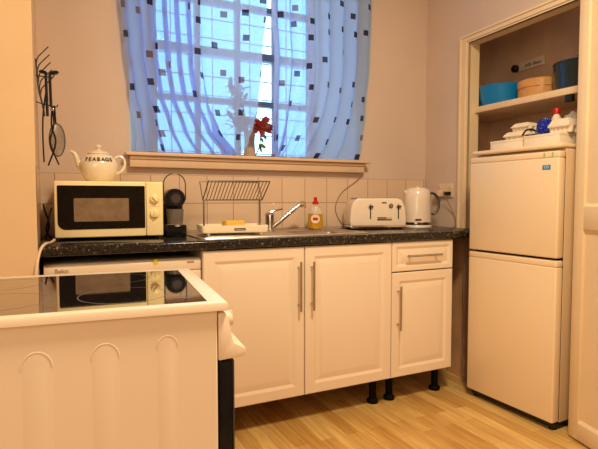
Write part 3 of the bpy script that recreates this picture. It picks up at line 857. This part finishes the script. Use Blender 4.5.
# ------------------------------------------------------------------ washing-up liquid
bt = thing('soap_bottle', 'yellow washing-up liquid bottle with red cap behind the sink bowl', 'bottle', (1.358,2.565,ZW+.0052), math.radians(-28))
def ell(prof, sy, n=28):
    bm = new_bm(); add_lathe(bm, prof, n=n); bmesh.ops.scale(bm, vec=(1,sy,1), verts=bm.verts); return bm
obj('liquid', ell([(.036,.0),(.041,.005),(.042,.03),(.041,.085)], .55), 'soap', bt)
obj('bottle_body', ell([(.041,.0851),(.037,.100),(.026,.118),(.014,.130),(.013,.140)], .55), 'clear', bt, label='clear empty upper part')
bm = new_bm(); add_lathe(bm, [(.018,.141),(.019,.150),(.012,.160),(.008,.164),(.010,.168),(.010,.178),(.004,.181)], n=20); obj('cap', bm, 'red', bt)
bm = new_bm(); add_lathe(bm, [(.026,0),(.026,-.0015)], 0,-.0236,.056, n=28, axis='y'); lb = obj('label_sticker', bm, 'label_white', bt)
bm = new_bm(); add_box(bm, -.014,.014,-.0258,-.0250,.048,.064, bev=.0004); obj('label_print', bm, 'red', lb)

# ------------------------------------------------------------------ toaster
to = thing('toaster', 'cream four-slice toaster with two levers between the sink and the kettle', 'toaster', (1.518,2.445,ZW), math.radians(-18))
TW, TD = .336, .175
bm = new_bm()
P = [(.004,.018),(.0,.05),(.006,.120),(.020,.160),(.045,.180),(TW-.045,.180),(TW-.020,.160),(TW-.006,.120),(TW,.05),(TW-.004,.018)]
add_prism(bm, P, 'y', 0, TD, bev=.010, seg=4); obj('body', bm, 'toaster', to)
box('base', 'chrome', to, .004, TW-.004, .002, TD-.002, .008, .024, bev=.004)
for x in (.03,TW-.03):
    for y in (.03,TD-.03):
        bm = new_bm(); add_lathe(bm, [(.013,0),(.013,.010)], x, y, 0, n=14); obj('foot', bm, 'black_rough', to)
for x0 in (.035,.175):
    for y0 in (.035,.11):
        box('slot', 'black', to, x0, x0+.13, y0, y0+.034, .1785, .1812, bev=.0006)
for x in (.120,.286):
    sl = box('lever_slot', 'black', to, x-.003, x+.003, -.0016, .004, .060, .145)
    box('lever', 'grey_metal', sl, x-.012, x+.012, -.018, -.001, .128, .138, bev=.002)
bm = new_bm(); add_lathe(bm, [(.013,0),(.013,-.010),(.010,-.013)], .240, .002, .138, n=24, axis='y'); obj('dial', bm, 'chrome', to)
box('badge', 'chrome', to, .160,.246,-.0014,.003,.052,.072, bev=.0005)
box('badge_text', 'ink', to, .164,.242,-.0022,-.0013,.054,.058)
box('logo', 'ink', to, .186,.214,-.0014,.003,.150,.157)
# ------------------------------------------------------------------ kettle
kt = thing('kettle', 'tall cream jug kettle with dark loop handle to the right of the toaster', 'kettle', (2.004,2.452,ZW), math.radians(-26))
bm = new_bm(); add_lathe(bm, [(.084,0),(.088,.004),(.088,.012),(.084,.018)], n=36); obj('power_base', bm, 'toaster', kt)
bm = new_bm(); add_lathe(bm, [(.083,.0185),(.0855,.024),(.0855,.036)], n=40); obj('chrome_band', bm, 'chrome', kt)
bm = new_bm(); add_lathe(bm, [(.0850,.036),(.0845,.08),(.081,.17),(.077,.218),(.069,.231),(.060,.235)], n=40); 
obj('body', bm, 'toaster', kt)
bm = new_bm(); add_lathe(bm, [(.060,.2345),(.058,.240),(.040,.245),(.010,.247),(.009,.251),(.002,.253)], n=30); obj('lid', bm, 'toaster', kt)
bm = new_bm(); add_prism(bm, [(-.070,.195),(-.088,.222),(-.085,.227),(-.066,.226)], 'y', -.018, .018, bev=.004); obj('spout', bm, 'toaster', kt)
bm = new_bm(); add_tube(bm, smooth_path([(.070,0,.212),(.100,0,.208),(.124,0,.185),(.132,0,.150),(.128,0,.112),(.106,0,.086),(.082,0,.084)],6), .0075, 10); obj('handle', bm, 'grey_metal', kt)
bm = new_bm(); add_box(bm, -.030,.006,-.0875,-.080,.046,.056, bev=.001); obj('logo', bm, 'ink', kt)

# ------------------------------------------------------------------ socket, plugs and cables
wx = lambda y: 2.245-.045*(YB-y)
ang = math.atan(.045)
so = thing('wall_socket', 'double white wall socket on the right wall above the kettle', 'socket', (wx(2.455),2.455,1.135), -ang)
box('face_plate', 'socket', so, -.010,-.0005,-.073,.073,-.043,.043, bev=.003)
for y in (-.045,.045): box('rocker_switch', 'socket', so, -.014,-.010,y-.008 if y>0 else y-.008, y+.008,.014,.032, bev=.001)
for y, nm in ((.034,'plug'),(-.034,'plug')):
    o = tag(box(nm, 'socket' if y > 0 else 'black', None, -.045 if y > 0 else -.032,-.0105,-.024,.024,-.026 if y > 0 else -.016,.018 if y > 0 else .006, bev=.005), 'white plug in the left half of the double wall socket' if y > 0 else 'black plug in the right half of the double wall socket', 'plug')
    o.location = (wx(2.455)-y*.045, 2.455+y, 1.122); o.rotation_euler = (0,0,-ang)
def cable(label, pts, r, m):
    bm = new_bm(); add_tube(bm, smooth_path(pts), r, 7); return tag(obj('power_cable', bm, m), label, 'cable')
cable('thin pale cable running from the wall socket down to the worktop corner', [(wx(2.42)-.045,2.421,1.10),(wx(2.42)-.03,2.40,1.06),(wx(2.36)-.006,2.37,.98),(wx(2.345)-.012,2.352,.925),(2.195,2.34,ZW+.004)], .0025, 'cable_grey')
cable('grey cable looping from the window sill down the tiles behind the toaster', [(1.735,YB-.052,OZ0-.03),(1.70,YB-.016,1.20),(1.59,YB-.012,1.12),(1.545,YB-.012,1.03),(1.575,YB-.012,.95),(1.62,YB-.018,ZW+.004)], .0022, 'cable_grey')
cable('dark grey cable looped at the left end of the worktop behind the microwave', [(-.035,2.50,ZW+.004),(-.020,2.47,.97),(-.034,2.44,1.03),(-.040,2.47,1.06)], .004, 'black')
cable('black cable curling up beside the left side of the microwave', [(-.012,2.42,ZW+.006),(-.030,2.40,.95),(-.020,2.38,1.00),(-.008,2.40,1.045)], .004, 'black')
cable('cream cable draped over the left end of the worktop', [(.000,2.28,ZW+.010),(-.012,2.20,ZW+.006),(-.032,2.095,ZW+.0085),(-.050,2.064,.890),(-.062,2.035,.82),(-.070,2.036,.70),(-.072,2.037,.50),(-.072,2.037,.32)], .0055, 'cable_white')

# ------------------------------------------------------------------ fridge freezer
fz = thing('fridge_freezer', 'white two-door fridge freezer standing in the cupboard opening', 'fridge freezer', (2.030,2.047,0), math.radians(2.1))
FW = .518
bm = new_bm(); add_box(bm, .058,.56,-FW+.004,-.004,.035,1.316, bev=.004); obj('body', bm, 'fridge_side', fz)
bm = new_bm(); add_box(bm, .012,.565,-FW,0,1.317,1.338, bev=.008, seg=3); obj('top', bm, 'fridge', fz)
for z0, z1 in ((.811,1.302),(.042,.800)):
    bm = new_bm(); add_box(bm, 0,.050,-FW,0,z0,z1-.030, bev=.007, seg=3); dd = obj('door', bm, 'fridge', fz)
    bm = new_bm(); add_box(bm, .001,.050,-FW,0,z1-.0305,z1, bev=.006, seg=3); obj('door_handle_strip', bm, 'fridge', dd)
box('gasket', 'black_rough', fz, .0505,.0575,-FW+.006,-.006,.045,1.30)
box('plinth', 'black', fz, .03,.50,-FW+.008,-.008,.012,.040)
for y in (-.03,-FW+.03):
    bm = new_bm(); add_lathe(bm, [(.018,0),(.018,.012)], .05, y, 0, n=14); obj('foot', bm, 'black_rough', fz)
# stickers on the upper door
fr_ = (PI/2,0,-PI/2)
box('sticker', 'st_blue', fz, -.0012,.001,-.478,-.436,1.218,1.240, bev=.0005, label='small blue and white sticker')
text('sticker_text', 'CO', .016, 'label_white', fz, (-.0016,-.457,1.229), fr_, ext=.0004)
for y0, y1 in ((-.448,-.440),(-.490,-.483)): box('sticker', 'st_green', fz, -.0006,.001,y0,y1,1.278,1.296, label='tiny green mark')

# ------------------------------------------------------------------ cupboard shelf and what stands on it
shz = 1.628
sh = tag(box('cupboard_shelf', 'shelf', None, 2.27,2.635,1.37,2.495,shz-.034,shz, bev=.002), 'painted wooden shelf across the cupboard above the fridge', 'shelf')
def pot(name, label, cat, loc, r, h, m, prof=None, lid=False):
    t = thing(name, label, cat, loc); return t
t = thing('casserole_pot', 'round turquoise enamel bowl-shaped pot on the cupboard shelf', 'pot', (2.43,2.205,shz))
bm = new_bm(); add_lathe(bm, [(.100,0),(.120,.006),(.134,.05),(.138,.116),(.140,.122),(.135,.122),(.131,.05),(.10,.01)], n=40); obj('bowl', bm, 'turquoise', t)
t = thing('bamboo_steamer', 'round pale bamboo steamer basket between the turquoise and dark pots', 'steamer', (2.43,1.945,shz))
bm = new_bm(); add_lathe(bm, [(.112,0),(.112,.055),(.109,.057),(.109,.060),(.114,.062),(.114,.100),(.108,.103),(.102,.108),(.02,.112)], n=40); obj('basket', bm, 'bamboo', t)
bm = new_bm(); add_box(bm, -.117,-.110,-.012,.012,.004,.098, bev=.001, mtx=Matrix.Rotation(math.radians(45),4,'Z')); obj('binding', bm, 'bamboo', t)
t = thing('stock_pot', 'large dark blue metal pot at the right end of the cupboard shelf', 'pot', (2.42,1.695,shz))
bm = new_bm(); add_lathe(bm, [(.098,0),(.116,.010),(.126,.05),(.129,.132),(.132,.138),(.130,.144),(.06,.154),(.02,.158)], n=44); obj('pan_body', bm, 'dark_pot', t)
bm = new_bm(); add_lathe(bm, [(.010,.156),(.008,.170),(.018,.176),(.018,.184),(.006,.188)], n=20); obj('lid_knob', bm, 'black', t)
for k in range(3):
    bm = new_bm(); add_lathe(bm, [(.035,0),(.045,.004),(.060,.040),(.061,.048),(.056,.046),(.030,.008)], n=28)
    o = tag(obj('china_bowl', bm, 'pale_china'), ('pale china bowl, lowest of the stack left of the turquoise pot', 'pale china bowl, middle of the stack left of the turquoise pot', 'pale china bowl, topmost of the stack left of the turquoise pot')[k], 'bowl', 'pale bowls stacked on the cupboard shelf')
    o.location = (2.43,2.426,shz+k*.0485)
lb = thing('wall_sign', 'small white lettered sign fixed inside the cupboard above the pots', 'sign', (2.635,2.165,1.905))
rm = Matrix.Rotation(math.radians(-2),4,'X')
bm = new_bm(); add_box(bm, -.008,0,-.092,.092,-.027,.027, bev=.002, mtx=rm); obj('board', bm, 'label_white', lb)
text('sign_text', 'Jelly Bean', .030, 'ink', lb, (-.0088,-.012,-.003), (PI/2,0,-PI/2), ext=.0004, shear=.2)
bm = new_bm(); add_lathe(bm, [(.022,0),(.022,-.020),(.016,-.026)], -.001,.118,-.006, n=20, axis='x'); obj('hanging_knob', bm, 'black', lb)
# little black catch under the shelf
bm = new_bm(); add_box(bm, -.012,.012,-.020,.020,-.034,0, bev=.003)
o = tag(obj('door_catch', bm, 'black'), 'small black square catch under the cupboard shelf', 'catch'); o.location = (2.29,1.66,shz-.0342)

# things on top of the fridge
ZF = 1.3385
def card_box(label, x, y, w, d, h, rz=0):
    t = thing('card_box', label, 'box', (x,y,ZF), rz)
    box('box_base', 'paper_white', t, 0,d,0,w,0,h-.012, bev=.0015); box('box_lid', 'paper_white', t, -.0015,d+.0015,-.0015,w+.0015,h-.0125,h, bev=.0015)
card_box('flat white cardboard box at the left on top of the fridge', 2.130,1.800,.200,.20,.052, .02)
card_box('flat white cardboard box at the right on top of the fridge', 2.130,1.590,.195,.22,.058, .02)
def carton(label, x, y, z_, L, W_, rz, sz=1):
    t = thing('egg_carton', label, 'egg carton', (x,y,z_), rz, ); t.scale = (1,1,sz)
    bm = new_bm(); n = 5
    # tray of tapered cups
    for i in range(n):
        for j in range(2):
            add_lathe(bm, [(.010,0),(.013,.003),(.0165,.026)], (j-.5)*W_*.46, -L/2+L*(i+.5)/n, 0, n=12)
    add_box(bm, -W_/2, W_/2, -L/2, L/2, .024, .029, bev=.001); obj('tray', bm, 'paper_white', t)
    bm = new_bm()
    def R_(i, zz): return [(-W_/2+i,-L/2+i,zz),(W_/2-i,-L/2+i,zz),(W_/2-i,L/2-i,zz),(-W_/2+i,L/2-i,zz)]
    Ls = [[bm.verts.new(p) for p in R_(i,zz)] for i, zz in ((0,.0292),(.002,.032),(.014,.052),(.020,.056))]
    for a, b in zip(Ls, Ls[1:]):
        for k in range(4): bm.faces.new((a[k],a[(k+1)%4],b[(k+1)%4],b[k]))
    bm.faces.new(Ls[0][::-1]); bm.faces.new(Ls[-1]); bmesh.ops.recalc_face_normals(bm, faces=bm.faces)
    obj('lid', bm, 'paper_white', t)
carton('white egg carton lying on the left fridge-top box, under another', 2.215,1.880,ZF+.0525,.150,.095, .08, .8)
carton('white egg carton on the left fridge-top box, topmost of the two', 2.225,1.862,ZF+.0525+.0455,.110,.090, .02, .75)
carton('white egg carton on the right fridge-top box beside the blue packet', 2.215,1.628,ZF+.0585,.115,.095, .0, 1.25)
bm = new_bm()
t_ = bmesh.new(); bmesh.ops.create_icosphere(t_, subdivisions=4, radius=1)
for v in t_.verts:
    v.co = Vector((v.co.x*.024, v.co.y*.037, v.co.z*.036))*(1+.22*math.sin(17*v.co.x+9*v.co.y)*math.cos(13*v.co.z+5*v.co.y)+.08*random.random())
merge(bm, t_); o = tag(obj('foil_packet', bm, 'blue', angle=20), 'crumpled blue foil packet between the egg cartons on the fridge', 'packet'); o.location = (2.215,1.738,ZF+.0585+.048); o.rotation_euler = (-.25,0,0)
t = thing('squeeze_bottle', 'small white bottle with red cap behind the blue packet on the fridge', 'bottle', (2.310,1.745,ZF+.0585))
bm = new_bm(); add_lathe(bm, [(.020,0),(.023,.004),(.023,.095),(.014,.112),(.013,.118)], n=24); obj('bottle_body', bm, 'paper_white', t)
bm = new_bm(); add_lathe(bm, [(.0185,.1185),(.0185,.140),(.016,.146)], n=24); obj('cap', bm, 'red', t)
bm = new_bm()
t_ = bmesh.new(); bmesh.ops.create_icosphere(t_, subdivisions=3, radius=1)
for v in t_.verts:
    v.co = Vector((v.co.x*.036, v.co.y*.045, v.co.z*.05))*(1+.25*random.random())
merge(bm, t_); o = tag(obj('plastic_bag', bm, 'clear', angle=5), 'crumpled clear plastic bag at the right on top of the fridge', 'bag'); o.location = (2.315,1.655,ZF+.0585+.060)

bm = new_bm()
add_tube(bm, smooth_path([(-.01,.042,.006),(0,.03,.030),(0,.0,.034),(0,-.026,.022),(.0,-.034,.006)]), .0045, 8)
add_tube(bm, [(0,.030,.005),(0,-.030,.005)], .004, 8)
o = tag(obj('carry_strap', bm, 'black'), 'small black strap loop on the fridge-top box below the blue packet', 'strap'); o.location = (2.150,1.765,ZF+.0585)

# ------------------------------------------------------------------ utensils on the left return wall
rk = thing('utensil_rack', 'curved wire utensil rack with upturned prongs on the wall left of the window', 'rack', (-.055,2.35,1.55))
bm = new_bm()
for dy in (-.03,.03): add_tube(bm, smooth_path([(.003,dy,.10),(.006,dy,.06),(.010,dy,-.01),(.022,dy,-.07),(.030,dy,-.12)]), .003, 7)
for k in range(4): add_tube(bm, [(.006+.005*k,-.03,.07-.045*k),(.006+.005*k,.03,.07-.045*k)], .0022, 6)
obj('back_wires', bm, 'grey_metal', rk)
bm = new_bm(); add_tube(bm, smooth_path([(.001,-.02,-.070),(.03,-.02,-.078),(.072,-.02,-.086),(.080,-.02,-.076)]), .0024, 7); obj('hook', bm, 'grey_metal', rk)
bm = new_bm(); add_tube(bm, smooth_path([(.001,-.035,.032),(.03,-.04,.030),(.062,-.045,.029),(.070,-.045,.038)]), .0024, 7); obj('hook', bm, 'grey_metal', rk)
for k in range(5):
    bm = new_bm(); zz = .085-.028*k
    add_tube(bm, smooth_path([(.004+.003*k,-.03+.012*k,zz-.02),(.010+.003*k,-.03+.012*k,zz+.018),(.030+.0035*k,-.03+.012*k,zz+.045),(.050+.0035*k,-.03+.012*k,zz+.068)]), .0024, 7); obj('prong', bm, 'grey_metal', rk)
def utensil(name, label, cat, x, y, ztop, L, head):
    t = thing(name, label, cat, (x,y,ztop)); 
    bm = new_bm(); add_tube(bm, smooth_path([(0,0,0),(.001,0,-L*.5),(.002,0,-L)]), .0055, 8, radii=None); obj('handle', bm, 'black', t)
    head(t, L); return t
def blade(t, L):
    bm = new_bm(); add_lathe(bm, [(.001,-.006),(.012,-.005),(.017,0),(.012,.005),(.001,.006)], 0,0,0, n=20, axis='z', mtx=Matrix.Translation((-.010,0,.006)) @ Matrix.Rotation(.15,4,'Y')); obj('bowl', bm, 'black', t)
def blade2(t, L):
    bm = new_bm(); add_lathe(bm, [(.001,-.007),(.014,-.006),(.020,0),(.014,.006),(.001,.007)], 0,0,0, n=20, axis='z', mtx=Matrix.Translation((.016,0,.008)) @ Matrix.Rotation(-.25,4,'Y')); obj('bowl', bm, 'black', t)
utensil('ladle', 'black ladle with small dark bowl, left one of the two hanging from the wire rack', 'ladle', -.016, 2.304, 1.590, .17, blade)
utensil('ladle', 'black ladle with wider tilted bowl, right one of the two hanging from the wire rack', 'ladle', -.002, 2.300, 1.588, .13, blade2)
t = thing('kitchen_tongs', 'black and steel kitchen tongs hanging open below the wire rack', 'tongs', (.004,2.325,1.466))
for sgn, L in ((-1,.245),(1,.240)):
    bm = new_bm(); add_tube(bm, smooth_path([(0,0,0),(sgn*.004,0,-.08),(-sgn*.010,0,-.15),(sgn*.020,0,-L)]), .0032, 7); obj('arm', bm, 'black', t)
bm = new_bm(); add_box(bm, -.007,.007,-.008,.008,-.022,-.010, bev=.002); obj('clip', bm, 'chrome', t)
t = thing('long_spoon', 'thin black spoon hanging closest to the wall edge on the left', 'spoon', (-.030,2.33,1.52))
bm = new_bm(); add_tube(bm, smooth_path([(.012,0,0),(.0,0,-.09),(-.003,0,-.18),(-.001,0,-.285)]), .003, 8, ); obj('handle', bm, 'black', t)
t = thing('sieve', 'round fine-mesh metal sieve hanging at the right of the utensils', 'sieve', (.020,2.345,1.385))
bm = new_bm(); n = 40
P = [(.030*math.cos(2*PI*k/n), .012*math.cos(2*PI*k/n), .068*math.sin(2*PI*k/n)-.055) for k in range(n+1)]
add_tube(bm, P, .0022, 6); obj('rim', bm, 'grey_metal', t)
bm = new_bm()
t_ = bmesh.new(); bmesh.ops.create_uvsphere(t_, u_segments=32, v_segments=16, radius=1)
for v in t_.verts: v.co = Vector((v.co.x*.0295, v.co.y*.010+v.co.x*.012, v.co.z*.067-.055))
merge(bm, t_); obj('mesh_bowl', bm, 'sieve', t)
bm = new_bm(); add_tube(bm, smooth_path([(-.004,0,.010),(-.006,-.008,.04),(-.008,-.013,.084)]), .004, 7); obj('handle', bm, 'black', t)

# ------------------------------------------------------------------ lights
def area(name, loc, target, size, power, col, sy=None):
    l = bpy.data.lights.new(name, 'AREA'); l.energy = power; l.color = col; l.size = size
    if sy: l.shape = 'RECTANGLE'; l.size_y = sy
    o = bpy.data.objects.new(name, l); C.objects.link(o); o.location = loc
    o.rotation_euler = (Vector(target)-Vector(loc)).to_track_quat('-Z','Y').to_euler(); return o
area('ceiling_lamp', (.85,.55,2.72), (.95,.8,0), .35, 57, (1,.865,.60))
area('room_fill', (-1.5,-1.2,1.9), (1.6,2.0,1.1), 1.6, 32, (1,.875,.63))
w = bpy.data.worlds.new('World'); bpy.context.scene.world = w; w.use_nodes = True
bg = w.node_tree.nodes['Background']; bg.inputs['Color'].default_value = (.62,.84,1,1); bg.inputs['Strength'].default_value = 2.9

# ------------------------------------------------------------------ camera
cam = bpy.data.cameras.new('camera'); co = bpy.data.objects.new('camera', cam); C.objects.link(co)
cam.sensor_width = 36; cam.sensor_fit = 'HORIZONTAL'; cam.lens = 502.35/598*36; cam.clip_start = .02
co.location = (0,0,1.087); co.rotation_euler = (math.radians(90-3.0), 0, math.radians(-26.0225))
sc = bpy.context.scene; sc.camera = co
sc.view_settings.view_transform = 'Standard'; sc.view_settings.look = 'None'; sc.view_settings.exposure = 0; sc.view_settings.gamma = .94
sc.cycles.max_bounces = 8; sc.cycles.transparent_max_bounces = 16
